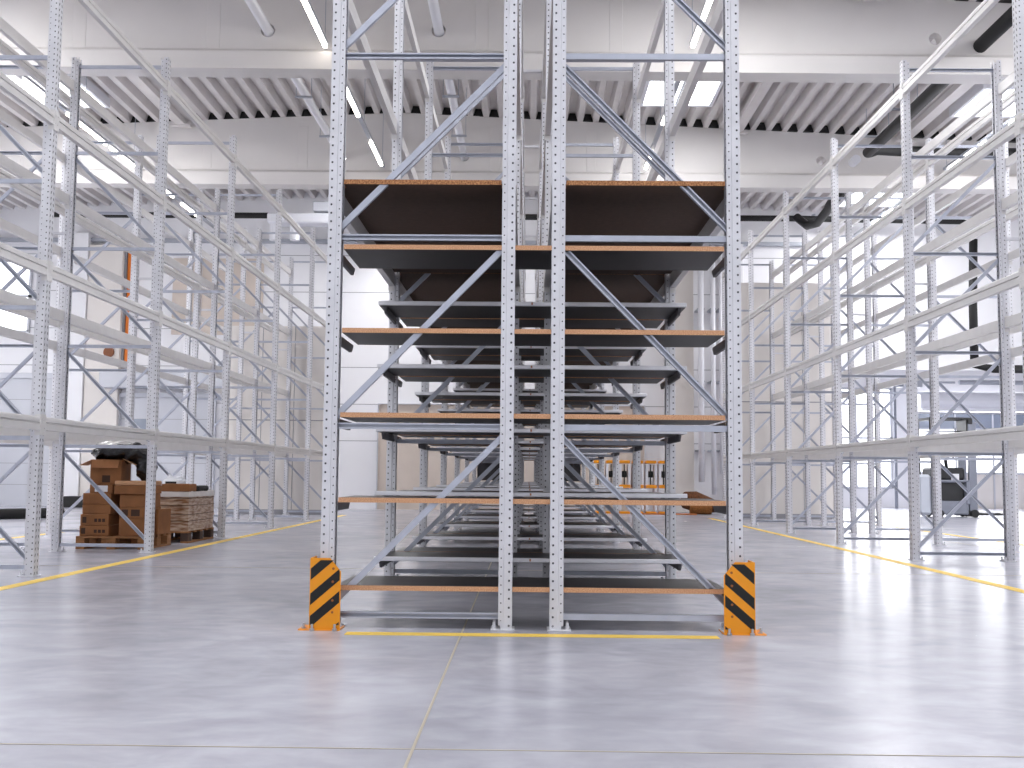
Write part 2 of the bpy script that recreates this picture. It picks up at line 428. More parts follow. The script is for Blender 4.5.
def oct8(rx,rz,sl=0):
    base=[(-.7,-.9),(0,-1),(.7,-.9),(1,0),(.7,.9),(0,1),(-.7,.9),(-1,0)]
    return [(a*rx+b*rz*sl,b*rz) for a,b in base]
NC=110
m=MB()
Z=Vector((0,0,1))
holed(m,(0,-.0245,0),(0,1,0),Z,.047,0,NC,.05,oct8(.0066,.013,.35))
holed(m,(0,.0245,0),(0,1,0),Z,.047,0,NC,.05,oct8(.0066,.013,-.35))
m.box(-.0012,.0012,-.0012,.0012,0,HT)
for s_ in (-1,1):
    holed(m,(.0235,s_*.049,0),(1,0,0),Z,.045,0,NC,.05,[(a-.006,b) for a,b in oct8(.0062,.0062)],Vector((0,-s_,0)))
    m.poly([(.046,s_*.049,0),(.046,s_*.049,HT),(.049,s_*.043,HT),(.049,s_*.043,0)],[(0,1,2,3)])
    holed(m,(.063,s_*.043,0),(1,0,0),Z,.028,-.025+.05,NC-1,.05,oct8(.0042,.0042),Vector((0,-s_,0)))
    m.poly([(.077,s_*.043,0),(.077,s_*.043,HT),(.077,s_*.026,HT),(.077,s_*.026,0)],[(0,1,2,3)])
    m.poly([(0,s_*.048,0),(0,s_*.048,HT),(.001,s_*.049,HT),(.001,s_*.049,0)],[(0,1,2,3)])
POST=m.mesh('upright',[G_POST,HOLE_SHADE])
m=MB(); m.box(-.014,.12,-.075,.075,.0,.008,c=.002); m.box(.002,.066,-.046,.046,.008,.05)
for y in (-.062,.062): m.tube([(.10,y*.8,.008),(.10,y*.8,.045)],.009,6)
m.tube([(.10,0,.008),(.10,0,.02)],.016,6)
FOOT=m.mesh('foot_plate',G_POST)
def cbrace(p0,p1,openy,name,w=.035,d=.028,t=.003):
    """C channel from p0 to p1 in the xz-plane; open towards y*openy"""
    a=Vector(p0);b=Vector(p1); D=(b-a); L_=D.length; D.normalize(); Nn=Vector((-D.z,0,D.x))
    m=MB(); Y=Vector((0,1,0)); o=openy
    prof=[(-w/2,-o*d/2),(w/2,-o*d/2),(w/2,o*d/2),(w/2-.009,o*d/2),(w/2-.009,o*(d/2-t)),(w/2-t,o*(d/2-t)),(w/2-t,-o*(d/2-t)),
          (-w/2+t,-o*(d/2-t)),(-w/2+t,o*(d/2-t)),(-w/2+.009,o*(d/2-t)),(-w/2+.009,o*d/2),(-w/2,o*d/2)]
    n=len(prof); pts=[a+Nn*u+Y*v for u,v in prof]+[b+Nn*u+Y*v for u,v in prof]
    m.poly(pts,[(i,(i+1)%n,n+(i+1)%n,n+i) for i in range(n)])
    return m.mesh(name,G_BRACE)
HZ=[.074,1.142,2.241,3.328,4.41,5.40]
x0,x1=.054,DEP-.054
HB=[cbrace((x0,0,z),(x1,0,z),-1,'horizontal_brace') for z in HZ]
DB=[cbrace((x0,0,HZ[i]+.045),(x1,0,HZ[i+1]-.045),1,'diagonal_brace') for i in range(4)]
BL=BAY-.1
def beam_mesh(L_=BL,h=.112,d=.046):
    m=MB()
    pr=[(0,-h/2),(0,-.004),(.016,.002),(.016,.010),(.004,.014),(.004,h/2-.012),(.010,h/2),(d,h/2),(d,-h/2)]
    m.extrude(pr,-L_/2,L_/2,axis=(0,2,1)); return m.mesh('beam',G_BEAM)
BEAM=beam_mesh()
m=MB(); m.box(-.004,0,0,.05,-.10,.075,c=.001); m.box(-.004,.046,-.001,.003,-.10,.075)
m.tube([(-.008,.028,.03),(-.004,.028,.03)],.006,8); m.tube([(-.008,.028,-.04),(-.004,.028,-.04)],.006,8)
CONN=m.mesh('beam_connector',G_BEAM)
def arm(a,b):
    # light channel under the boards, its free end cut back at an angle
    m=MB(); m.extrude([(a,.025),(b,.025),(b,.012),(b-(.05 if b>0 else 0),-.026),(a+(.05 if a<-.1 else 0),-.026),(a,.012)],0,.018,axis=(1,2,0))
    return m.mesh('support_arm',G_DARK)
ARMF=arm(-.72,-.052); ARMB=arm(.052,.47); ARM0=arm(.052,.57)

_mir={}
def mirrored(me):
    # the same arm turned end for end, for the rack that faces the other way
    if me.name not in _mir:
        c=me.copy()
        for v in c.vertices: v.co.y=-v.co.y
        c.flip_normals(); c.name=me.name; _mir[me.name]=c
    return _mir[me.name]
def rack(name,xface,face_dir,nframes,levels,label,cat,arms=None,arm_levels=(),spacers=0,y0=D1):
    """face_dir +1: the aisle side looks to -x (local x = +world x); -1: rotated half a turn"""
    r=empty(name,(xface,y0,0),0 if face_dir>0 else PI)
    tag(r,label,cat)
    sg=face_dir   # local y = sg * world y
    for k in range(nframes):
        y=sg*BAY*k
        for side in (0,1):
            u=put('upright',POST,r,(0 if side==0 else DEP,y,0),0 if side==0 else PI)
            put('foot_plate',FOOT,u)
        for z,me in zip(HZ,HB): put('horizontal_brace',me,r,(0,y,0))
        for me in DB: put('diagonal_brace',me,r,(0,y,0))
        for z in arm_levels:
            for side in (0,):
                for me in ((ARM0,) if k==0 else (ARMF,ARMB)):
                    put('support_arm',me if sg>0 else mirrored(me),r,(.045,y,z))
    for k in range(nframes-1):
        y=sg*BAY*(k+.5)
        for z in levels:
            for side in (0,1):
                rz=0 if side==0 else PI
                bx=put('beam',BEAM,r,(-.005 if side==0 else DEP+.005,y,z),rz)
                c=put('beam_connector',CONN,bx,(0,BL/2,0))
                c=put('beam_connector',CONN,bx,(0,-BL/2,0)); c.scale=(1,-1,1)
    if spacers:
        m=MB(); m.box(.0,spacers-.012,-.02,.02,-.015,.015); me=m.mesh('row_spacer',G_POST)
        for k in range(nframes):
            for z in ((1.4,3.5,5.3) if not arm_levels else ((5.37,) if k>1 else ())): put('row_spacer',me,r,(DEP,sg*BAY*k,z))
    return r
LV=(1.265,2.565,3.865,5.165)
rack('pallet_rack',XL,-1,7,LV,'empty grey rack at the left aisle, cartons on pallets standing inside it','rack',spacers=GAP)
rack('pallet_rack',XL-2*DEP-GAP,1,7,LV,'empty grey rack behind the left aisle rack, towards the white dock doors','rack')
rack('pallet_rack',XR,1,7,LV,'empty grey rack at the right aisle, its uprights on the yellow floor line','rack',spacers=GAP)
rack('pallet_rack',XR+2*DEP+GAP,-1,7,LV,'empty grey rack behind the right aisle rack, next to the reach truck','rack')
SH=[.225,.719,1.204,1.692,2.180]; TOPZ=2.566
MAINLV=(TOPZ-.072,3.79,5.1)
AL=[z-.041 for z in SH]
rl=rack('shelving_rack',XC-XF,1,7,MAINLV,'left half of the central shelving, tall frame behind the left striped guard','shelving',arm_levels=AL,spacers=GAP)
rr=rack('shelving_rack',XC+XF,-1,7,MAINLV,'right half of the central shelving, tall frame behind the right striped guard','shelving',arm_levels=AL)
# grey back panel at the far end of the centre shelving
for rk in (rl,rr):
    m=MB(); sg=1 if rk is rl else -1
    ya=sg*(BAY*6+.055); m.box(.1,1.0,min(ya,ya+.02*sg),max(ya,ya+.02*sg),.76,1.14); m.build('back_panel',G_DARK,rk)

# ---------------------------------------------------------------- boards
def board_mesh(w,y0,y1,t,face,edge):
    m=MB(); x=w/2
    pts=[(-x,y0,-t),(x,y0,-t),(x,y1,-t),(-x,y1,-t),(-x,y0,0),(x,y0,0),(x,y1,0),(-x,y1,0)]
    m.poly(pts,[(0,3,2,1),(4,5,6,7)],0); m.poly(pts,[(0,1,5,4),(1,2,6,5),(2,3,7,6),(3,0,4,7)],1)
    return m.mesh('shelf_board',[face,edge])
BB=board_mesh(2.2,.0,.60,.028,FILM,CHIP)       # rear boards (first one shows its cut front edge)
BBk=board_mesh(2.2,.0,.50,.028,FILM,CHIP)
BA=board_mesh(2.37,-.72,-.055,.024,FILM,CHIP)
m=MB(); m.box(-1.187,1.187,-.032,0,-.026,.006,c=.004); EDGE=m.mesh('steel_edge_strip',G_STRIP)
m=MB(); m.box(-.006,.006,-.036,-.030,-.018,.0); PIN=m.mesh('edge_pin',mat('pin_orange',srgb(170,112,76),.5))
lvl=['lowest','second','third','fourth','fifth']
bayw=['first','second','third','fourth','fifth','sixth','last']
for i,z in enumerate(SH):
    for k in range(7):
        o=put('shelf_board',BB if k==0 else BBk,None,(XC,D1+BAY*k-.03 if k==0 else D1+BAY*k-.03,z+.014))
        if k==0:
            tag(o,'dark shelf board with brown chipboard front edge, %s level, between the front uprights'%lvl[i],'shelf board','boards behind each frame of the central shelving')
        else:
            tag(o,'dark shelf board just behind the %s frame from the front, %s level'%(bayw[k],lvl[i]),'shelf board','boards behind each frame of the central shelving')
            o=put('shelf_board',BA,None,(XC,D1+BAY*k,z+.014))
            tag(o,'dark shelf board with light steel front strip, before the %s frame, %s level'%(bayw[k],lvl[i]),'shelf board','steel edged boards of the central shelving')
            e=put('edge_strip',EDGE,o,(0,-.72,0)); put('edge_pin',PIN,e,(0,0,0))
def notched(t=.028):
    # one long deck board resting on both beams, notched around the four uprights
    a=.460; b=.504; n=.085; L_=BAY-.012
    o=[(-a,0),(a,0),(a,n),(b,n),(b,L_-.03),(a,L_-.03),(a,L_),(-a,L_),(-a,L_-.03),(-b,L_-.03),(-b,n),(-a,n)]
    k_=len(o); m=MB(); pts=[(x,y,-t) for x,y in o]+[(x,y,0) for x,y in o]
    m.poly(pts,[tuple(range(k_))[::-1],tuple(range(k_,2*k_))],0); m.poly(pts,[(i,(i+1)%k_,k_+(i+1)%k_,k_+i) for i in range(k_)],1)
    return m.mesh('shelf_board',[CHIPU,CHIPR])
TB=notched()
for k in range(6):
    for s_,nm in ((-1,'left'),(1,'right')):
        o=put('shelf_board',TB,None,(XC+s_*.649,D1+.006-.03+BAY*k,TOPZ+.014))
        tag(o,'chipboard top deck of the %s half of the central shelving, %s bay from the front'%(nm,bayw[k]),'shelf board','chipboard top decks')

# ---------------------------------------------------------------- striped guards
def guard(xa,sgn,label):
    """sgn=+1: inner (chamfered) edge at +x"""
    r=empty('upright_guard',(xa,D1-.13,0)); tag(r,label,'column guard','striped guards at the front of the shelving')
    W=.172; H=.398; t=.006; c=.062
    m=MB(); pr=[(0,0.006),(W,0.006),(W,H-c-.012),(W-c,H),(0.006,H),(0,H-.004)]
    pr=[(sgn*u,v) for u,v in pr]
    m.extrude(pr,-t,0,axis=(0,2,1))
    # side wing going back past the upright
    xs=sorted((0,sgn*t)); m.box(xs[0],xs[1],0,.16,.006,H)
    m.build('guard_plate',YEL,r)
    # base flange
    m=MB(); xs=sorted((sgn*-.06,sgn*W)); m.box(xs[0],xs[1],-.012,.18,0,.006); m.build('base_flange',YEL,r)
    # stripes, clipped to the plate outline
    def clip(poly,f):
        out=[]
        for i in range(len(poly)):
            a,b=poly[i],poly[(i+1)%len(poly)]; fa,fb=f(a),f(b)
            if fa>=0: out.append(a)
            if (fa>=0)!=(fb>=0):
                q=fa/(fa-fb); out.append((a[0]+(b[0]-a[0])*q,a[1]+(b[1]-a[1])*q))
        return out
    m=MB(); sl=.86
    for z0 in (-.155,-.007+.018,.128+.006,.262+.01):
        # band between z = z0+sl*u and +width
        wd=.064 if z0>-.1 else .06
        poly=[(0,z0),(W,z0+sl*W),(W,z0+sl*W+wd),(0,z0+wd)]
        e=.006
        for f in (lambda p:p[0]-.004,lambda p:W-e-p[0],lambda p:p[1]-.03,lambda p:H-.012-p[1],lambda p:(H-.012)-(p[1]+ (p[0]-(W-c))*(c+.012)/c) if p[0]>W-c else 1):
            poly=clip(poly,f)
            if not poly: break
        if len(poly)<3: continue
        n=len(poly); m.poly([(sgn*u,-t-.0012,v) for u,v in poly]+[(sgn*u,-t,v) for u,v in poly],[tuple(range(n))]+[(i,(i+1)%n,n+(i+1)%n,n+i) for i in range(n)])
    m.build('black_stripe',BLK,r)
    for (bx,by) in ((-.035,.03),(.02,-.0),(.145,-.0)):
        if by<=0: by=-.02
        m=MB(); m.tube([(sgn*bx,by,.002),(sgn*bx,by,.012)],.014,6); m.tube([(sgn*bx,by,.012),(sgn*bx,by,.036)],.007,8); m.build('anchor_bolt',G_BOLT,r)
    for (u,v) in ((.128,.268),(.128,.165),(.128,.10),(.13,.34)):
        m=MB(); m.tube([(sgn*u,-t-.003,v),(sgn*u,-t,v)],.007,10); m.build('rivet',mat('rivet_rust',srgb(150,84,30),.5) if 'rivet_rust' not in bpy.data.materials else bpy.data.materials['rivet_rust'],r)
    return r
guard(-1.208,1,'yellow and black striped upright guard at the left front corner of the central shelving')
guard(1.262,-1,'yellow and black striped upright guard at the right front corner of the central shelving')

# ---------------------------------------------------------------- pallets and cartons
def pallet(cx,cy,w,l,label,dark=False,rz=0):
    """w along x, l along y; stringers along y"""
    r=empty('pallet',(cx,cy,0),rz); tag(r,label,'pallet')
    wd=WOODD if dark else WOOD
    n=5
    for i in range(n):
        y=-l/2+.05+(l-.1)*i/(n-1); m=MB(); m.box(-w/2,w/2,y-.05,y+.05,.122,.144,c=.003); m.build('deck_board',WOOD,r)
    for i in range(3):
        x=-w/2+.05+(w-.1)*i/2
        m=MB(); m.box(x-.05,x+.05,-l/2,l/2,0,.022,c=.003); m.build('skid_board',WOOD,r)
        for j in range(3):
            y=-l/2+.07+(l-.14)*j/2; m=MB(); m.box(x-.05,x+.05,y-.07,y+.07,.022,.122,c=.004); m.build('block',wd,r)
    return r
pallet(-4.67,12.83,.80,.86,'wooden pallet under the brown carton stacks, nearest pallet in the left rack')
pallet(-4.60,14.16,.86,1.10,'wooden pallet with dark blocks under the shrink-wrapped load',dark=True)
def carton(x0,x1,y0,y1,z0,z1,label,mt=CARD,print_=None,rz=0,lid=None):
    cx,cy=(x0+x1)/2,(y0+y1)/2; r=empty('carton',(cx,cy,z0),rz); tag(r,label,'carton')
    w,l,h=(x1-x0)/2,(y1-y0)/2,z1-z0
    m=MB(); m.box(-w,w,-l,l,0,h,c=.006); m.build('box_body',mt,r)
    m=MB(); m.box(-w+.004,w-.004,-.025,.025,h,h+.0015); m.build('packing_tape',CARDL,r)
    if print_:
        for (a,b,c,d) in print_:
            m=MB(); m.box(-w+2*w*a,-w+2*w*b,-l-.0015,-l-.0002,h*c,h*d); m.build('printed_mark',INK,r)
    return r
carton(-5.04,-4.71,12.42,12.85,.146,.265,'flat printed brown carton, bottom of the tall stack on the nearest pallet',print_=[(.06,.2,.2,.75),(.5,.6,.3,.6),(.64,.74,.3,.6),(.78,.88,.3,.6)])
carton(-5.035,-4.715,12.42,12.85,.267,.39,'flat printed brown carton second from the bottom in the tall stack',print_=[(.08,.22,.2,.75),(.5,.6,.3,.6),(.64,.74,.3,.6),(.78,.88,.3,.6)])
carton(-5.02,-4.70,12.43,12.85,.392,.50,'plain brown carton third from the bottom in the tall stack')
carton(-5.02,-4.70,12.43,12.85,.502,.625,'plain brown carton fourth from the bottom in the tall stack, right under the labelled one')
r=carton(-4.95,-4.69,12.44,12.84,.627,.725,'small brown carton with a white paper label, under the open carton')
m=MB(); m.box(-.07,.075,-.2025,-.2005,.015,.085); m.build('paper_label',PAPER,r)
r=empty('open_carton',(-4.80,12.66,.727),.05); tag(r,'open brown carton with spread flaps, topmost of its stack','carton')
w,l,h=.175,.17,.275; m=MB()
m.box(-w,w,-l,l,0,.006); m.box(-w,-w+.006,-l,l,0,h); m.box(w-.006,w,-l,l,0,h); m.box(-w,w,-l,-l+.006,0,h); m.box(-w,w,l-.006,l,0,h)
m.build('box_body',CARD,r)
m=MB(); m.obox((-w-.065,0,h-.03),.15,.28,.006,0,0,0,0,-.45); m.build('flap',CARDL,r)
m=MB(); m.obox((w+.07,0,h-.02),.16,.28,.006,0,0,0,0,.45); m.build('flap',CARDL,r)
m=MB(); m.obox((0,-l-.03,h-.045),.30,.11,.006,0,0,0,1.05,0); m.build('flap',CARD,r)
m=MB(); m.box(-.04,.05,-l-.0015,-l,.02,.10); m.build('printed_mark',INK,r)
carton(-4.60,-4.30,12.43,12.98,.146,.345,'plain brown carton at the base of the shorter stack beside the upright')
carton(-4.60,-4.31,12.43,12.98,.347,.47,'printed brown carton second from the bottom in the shorter stack',print_=[(.1,.34,.2,.8),(.46,.8,.2,.8)])
carton(-4.60,-4.31,12.43,12.95,.472,.615,'plain brown carton third from the bottom in the shorter stack')
carton(-4.655,-4.30,12.40,12.95,.617,.715,'wide shallow brown carton on top of the shorter stack')
carton(-4.295,-4.262,12.75,13.2,.146,.44,'narrow upright brown carton at the aisle edge of the nearest pallet')
o=MB().box(-4.655,-4.30,12.40,12.95,0,.05,c=.01).mesh('cardboard_tray',CARDL); o=put('cardboard_tray',o,None,(0,0,.717)); tag(o,'pale shallow cardboard tray lying on the shorter stack','tray')
# crumpled black bag
def blob(name,pts,mt,seed,disp=.03,sub=3):
    """lumpy closed surface from overlapping ellipsoids remeshed into one skin"""
    mb=bpy.data.metaballs.new(name); mb.resolution=.03; mb.threshold=.4
    ob=bpy.data.objects.new(name,mb); COL.objects.link(ob)
    for (x,y,z,a,b,c) in pts:
        e=mb.elements.new(type='ELLIPSOID'); e.co=(x,y,z); e.radius=1.0; e.size_x,e.size_y,e.size_z=a,b,c
    bpy.context.view_layer.update(); dg=bpy.context.evaluated_depsgraph_get()
    me=bpy.data.meshes.new_from_object(ob.evaluated_get(dg)); bpy.data.objects.remove(ob)
    rnd=random.Random(seed); ph=[rnd.uniform(0,6) for _ in range(12)]
    for v in me.vertices:
        x,y,z=v.co; n=v.normal
        d=(math.sin(x*31+ph[0]+4*math.sin(z*17+ph[1]))+math.sin(y*27+z*35+ph[2])+math.sin((x-z)*52+ph[3]))*disp/3
        v.co=v.co+n*d
    me.materials.clear(); me.materials.append(mt)
    for p_ in me.polygons: p_.use_smooth=True
    me.name=name; return me
me=blob('plastic_bag',[(-.08,0,.05,.28,.30,.13),(.08,0,.07,.36,.32,.15),(.22,.02,.04,.26,.26,.16),(.34,.05,-.10,.17,.22,.24)],BAG,3,.03)
o=put('plastic_bag',me,None,(-4.75,12.66,1.03)); tag(o,'crumpled black plastic bag draped over the open carton','plastic bag')
me=blob('foil_sheet',[(0,0,0,.3,.24,.07),(.12,.02,.01,.2,.2,.06)],mat('silver_film',srgb(196,194,192),.25,.2,.1,20,bump=.4,bscale=20),9,.015)
o=put('film_sheet',me,None,(-4.80,12.68,1.17)); tag(o,'crumpled pale film sheet lying on top of the black bag','film')
# shrink wrapped load
r=empty('wrapped_load',(-4.60,14.16,.146)); tag(r,'shrink-wrapped block of brown cartons on the second pallet','wrapped load')
m=MB(); n=28; w,l,h=.42,.545,.47
rnd=random.Random(5)
ring=[]
per=[]
for i in range(12): per.append((-w+2*w*i/12,-l))
for i in range(14): per.append((w,-l+2*l*i/14))
for i in range(12): per.append((w-2*w*i/12,l))
for i in range(14): per.append((-w,l-2*l*i/14))
pts=[];nl=9
for j in range(nl):
    for (x,y) in per:
        k_=1+rnd.uniform(-.012,.006); pts.append((x*k_,y*k_,h*j/(nl-1)))
N_=len(per); fs=[(j*N_+i,j*N_+(i+1)%N_,(j+1)*N_+(i+1)%N_,(j+1)*N_+i) for j in range(nl-1) for i in range(N_)]
fs.append(tuple(range(N_))[::-1]); fs.append(tuple(range((nl-1)*N_,nl*N_)))
m.poly(pts,fs); m.build('carton_block',WRAP,r)
m=MB(); 
for i in range(len(per)):
    a=per[i]; b=per[(i+1)%len(per)]
    z1=h+.012+rnd.uniform(0,.01); m.poly([(a[0]*1.01,a[1]*1.01,h-.05),(b[0]*1.01,b[1]*1.01,h-.05),(b[0]*1.005,b[1]*1.005,z1),(a[0]*1.005,a[1]*1.005,z1)],[(0,1,2,3)])
m.box(-w,w,-l,l,h+.001,h+.012); m.build('film_hood',WRAPW,r)
m=MB(); 
for z in (.12,.2,.31,.4): m.box(-w-.004,w+.004,-l-.004,l+.004,z,z+.006)
m.build('box_seam',INK,r)
carton(-4.55,-4.20,13.68,13.98,.630,.725,'small flat brown carton on top of the shrink-wrapped load')
o=MB().box(-4.45,-4.19,14.05,14.5,.63,.70,c=.02).build('black_tray',BLKR); tag(o,'black tray lying on the shrink-wrapped load behind the small carton','tray')
r=empty('canister',(-4.58,14.3,.63)); tag(r,'white plastic canister with a dark label on the shrink-wrapped load','canister')
m=MB(); m.box(-.13,.13,-.1,.1,0,.16,c=.03); m.box(-.09,.09,-.07,.07,.155,.185,c=.015); m.build('canister_body',TANK,r)
m=MB(); m.tube([(-.06,0,.185),(-.06,0,.21)],.025,12); m.build('cap',TANK,r)
m=MB(); m.box(-.09,.05,-.103,-.1,.03,.12); m.build('dark_label',BLK,r)

# ---------------------------------------------------------------- floor items further back
m=MB(); m.tube([(-10.9,17.6,.1),(-9.9,18.9,.1),(-8.7,20.6,.1)],.095,16)
o=m.build('rubber_pipe',BLKR,smooth=True); tag(o,'thick black insulated pipe lying on the floor behind the left racks','pipe')
r=empty('dock_buffer',(-10.55,26.9,0)); tag(r,'low black block by the end wall behind the left racks','buffer')
m=MB(); m.box(-.72,.72,-.2,.2,0,.27,c=.02); m.build('buffer_body',BLK,r)
m=MB(); m.box(-.2,.1,-.1,.1,.27,.32,c=.01); m.build('orange_strap',ORANGE,r)

# yellow machine frames behind the shelving
def gframe(): 
    r=empty('steel_stand',(0,0,0))
    for (w_,z0,z1) in ((.12,.0,.05),(.13,.60,.68),(.12,1.18,1.25)):
        m=MB(); m.box(-w_,w_,-.2,.2,z0,z1,c=.01); m.build('yellow_rail',YEL,r)
    for x in (-.105,.105):
        m=MB(); m.box(x-.028,x+.028,-.19,-.13,.08,1.16,c=.005); m.build('white_post',PIPEW,r)
        m=MB(); m.box(x-.028,x+.028,.13,.19,.08,1.16,c=.005); m.build('white_post',PIPEW,r)
    m=MB(); m.box(-.05,.05,-.12,.12,.85,1.0,c=.01); m.box(-.012,.012,-.03,.03,.68,1.16); m.build('control_box',BLK,r)
    return r
def copy_tree(o,parent=None):
    c=o.copy(); COL.objects.link(c); c.parent=parent
    for ch in o.children: copy_tree(ch,c)
    return c
g0=gframe()
for i in range(6):
    o=g0 if i==0 else copy_tree(g0)
    o.location=(1.66+.31*i,26.2,0)
    tag(o,'white and yellow steel stand in the row behind the shelving, %s from the pipes'%(['sixth','fifth','fourth','third','second','first'][i]),'steel stand','yellow steel stands behind the shelving')
# roll of brown matting + black bag
r=empty('matting_roll',(4.05,26.3,0)); tag(r,'rolled brown fibre mat by the end wall, right of the yellow steel stands','rolled mat')
m=MB(); path=[(-.35,-.15,.33),(-.1,-.05,.3),(.2,.1,.22),(.45,.2,.17)]; m.tube(path,[.2,.24,.2,.14],16); m.build('mat_body',BROWN,r,smooth=True)
m=MB(); m.tube([(-.25,-.28,.16),(.25,-.3,.16)],.155,16); m.build('rolled_end',mat('straw_brown',srgb(140,88,40),.9,0,.3,30),r)
me=blob('plastic_bag',[(0,0,.1,.3,.2,.12),(.25,.05,.08,.2,.18,.1)],BAG,8,.03)
o=put('plastic_bag',me,None,(4.62,26.2,.04)); tag(o,'black plastic sack on the floor beside the rolled brown mat','plastic bag')
o=MB().box(2.6,3.9,25.6,25.72,0,.03,c=.005).build('timber_plank',mat('orange_wood',srgb(190,110,50),.7,0,.2,6)); tag(o,'orange-brown timber plank on the floor before the yellow stands','plank')
# vertical service pipes on the end wall
for x,rr_,z0,lab in ((4.25,.075,.75,'thick white vertical service pipe on the end wall, nearest the yellow stands'),(4.55,.06,.45,'slimmer white vertical service pipe on the end wall, next to the thick one'),(4.74,.045,.95,'thin white vertical service pipe on the end wall, farthest from the yellow stands')):
    m=MB(); m.tube([(x,27.1,z0),(x,27.1,6.6)],rr_,14); 
    r=m.build('service_pipe',PIPEW,smooth=True); tag(r,lab,'pipe','white service pipes')
    for z in (1.5,3.2,5.0):
        m=MB(); m.box(x-rr_-.01,x+rr_+.01,27.08,27.6,z,z+.04); m.build('pipe_clamp',CABLE,r)

# ---------------------------------------------------------------- roof services
def hanger_pipe(x,z,r_,y0,y1,label,mt=PIPEW,cat='pipe'):
    m=MB(); m.tube([(x,y0,z),(x,y1,z)],r_,18); o=m.build('roof_pipe',mt,smooth=True); tag(o,label,cat)
    y=y0+1.2
    while y<y1-.3:
        if not any(abs(y-g)<.5 for g in (9.07,15.27,21.44)):
            m=MB(); m.box(x-.14,x+.14,y-.02,y+.02,z-r_-.035,z-r_-.003)
            for s_ in (-1,1): m.box(x+s_*.125-.005,x+s_*.125+.005,y-.005,y+.005,z-r_-.03,deck_z(x))
            m.build('pipe_hanger',CABLE,o)
        y+=2.1
    return o
hanger_pipe(-3.73,7.12,.07,12.2,26.9,'white roof pipe passing through the girders above the left aisle')
hanger_pipe(-1.31,7.14,.07,12.2,26.9,'white roof pipe passing through the girders above the central shelving')
# black insulated pipes
m=MB(); m.tube([(6.35,11.5,6.98),(6.35,20.4,6.98)],.1,14)
o=m.build('insulated_pipe',BLKR,smooth=True); tag(o,'black insulated roof pipe running along above the right rack','pipe')
y=12.3
while y<20.3:
    if abs(y-15.27)>.5:
        m=MB(); m.box(6.1,6.6,y-.02,y+.02,7.09,7.12)
        for s_ in (-1,1): m.box(6.35+s_*.2-.006,6.35+s_*.2+.006,y-.006,y+.006,7.1,deck_z(6.4))
        m.build('pipe_hanger',CABLE,o)
    y+=1.5
m=MB(); m.tube([(6.42,20.5,7.02),(6.6,20.6,7.1),(7.2,20.7,7.1),(11.0,20.7,7.05)],.1,14)
o=m.build('insulated_pipe',BLKR,smooth=True); tag(o,'black insulated roof pipe turning sideways before the second girder','pipe')
m=MB(); m.tube([(6.3,20.95,7.02),(6.3,21.2,7.02)],.09,14); o=m.build('pipe_stub',PIPEW); tag(o,'short white pipe end beside the black roof pipe bend','pipe')
m=MB(); m.tube([(6.7,22.2,7.0),(6.7,24.2,6.98),(6.72,24.6,6.9),(6.7,25.4,6.8),(6.6,25.9,6.85),(6.45,26.3,7.15)],.1,12)
o=m.build('insulated_pipe',BLKR,smooth=True); tag(o,'black insulated pipe dropping with a bend to the pipe on the end wall','pipe')
m=MB(); m.tube([(-12.0,26.85,7.25),(6.4,26.85,7.25),(10.6,26.85,7.2),(10.9,26.85,7.1)],.075,12)
o=m.build('insulated_pipe',BLKR,smooth=True); tag(o,'long black insulated pipe running level across the whole end wall','pipe')
for bx in range(-11,11,3):
    m=MB(); m.box(bx-.03,bx+.03,26.8,27.6 if bx<7 else 26.95,7.33,7.36); m.build('pipe_bracket',CABLE,o)
m=MB(); m.tube([(10.9,26.85,6.75),(10.85,26.85,5.2),(10.85,26.85,3.75)],.1,12); 
o=m.build('insulated_pipe',BLKR,smooth=True); tag(o,'black vertical insulated pipe seen through the right rack above the reach truck','pipe')
m=MB(); m.tube([(10.75,26.85,3.66),(11.3,26.85,3.56),(14.5,26.85,3.55)],[.06,.1,.1],12)
o=m.build('insulated_pipe',BLKR,smooth=True); tag(o,'black level insulated pipe above the glazed door behind the right rack','pipe')
m=MB(); m.tube([(-12.6,18.0,6.9),(-10.0,20.0,6.75),(-9.6,20.3,6.45)],.09,12)
o=m.build('insulated_pipe',BLKR,smooth=True); tag(o,'black insulated pipe bending down behind the left racks','pipe')
m=MB(); m.box(-14.5,6.9,27.45,27.59,6.70,6.79); o=m.build('cable_tray',CABLE); tag(o,'grey cable tray running level along the end wall below the black pipe','cable tray')
m=MB(); m.box(-6.4,-3.4,26.3,26.8,6.95,7.2,c=.03)
r=m.build('air_duct',PIPEW); tag(r,'white air duct high on the end wall above the left aisle','duct')
for x in (-6.25,-5.75):
    m=MB(); m.tube([(x,26.5,6.97),(x,26.5,6.55)],.12,14); m.build('duct_outlet',PIPEW,r,smooth=False)
m=MB(); m.box(-5.3,-3.5,26.35,26.75,7.25,7.5,c=.02); o=m.build('ceiling_unit',DOORG); tag(o,'grey box unit above the white air duct under the roof','air unit')

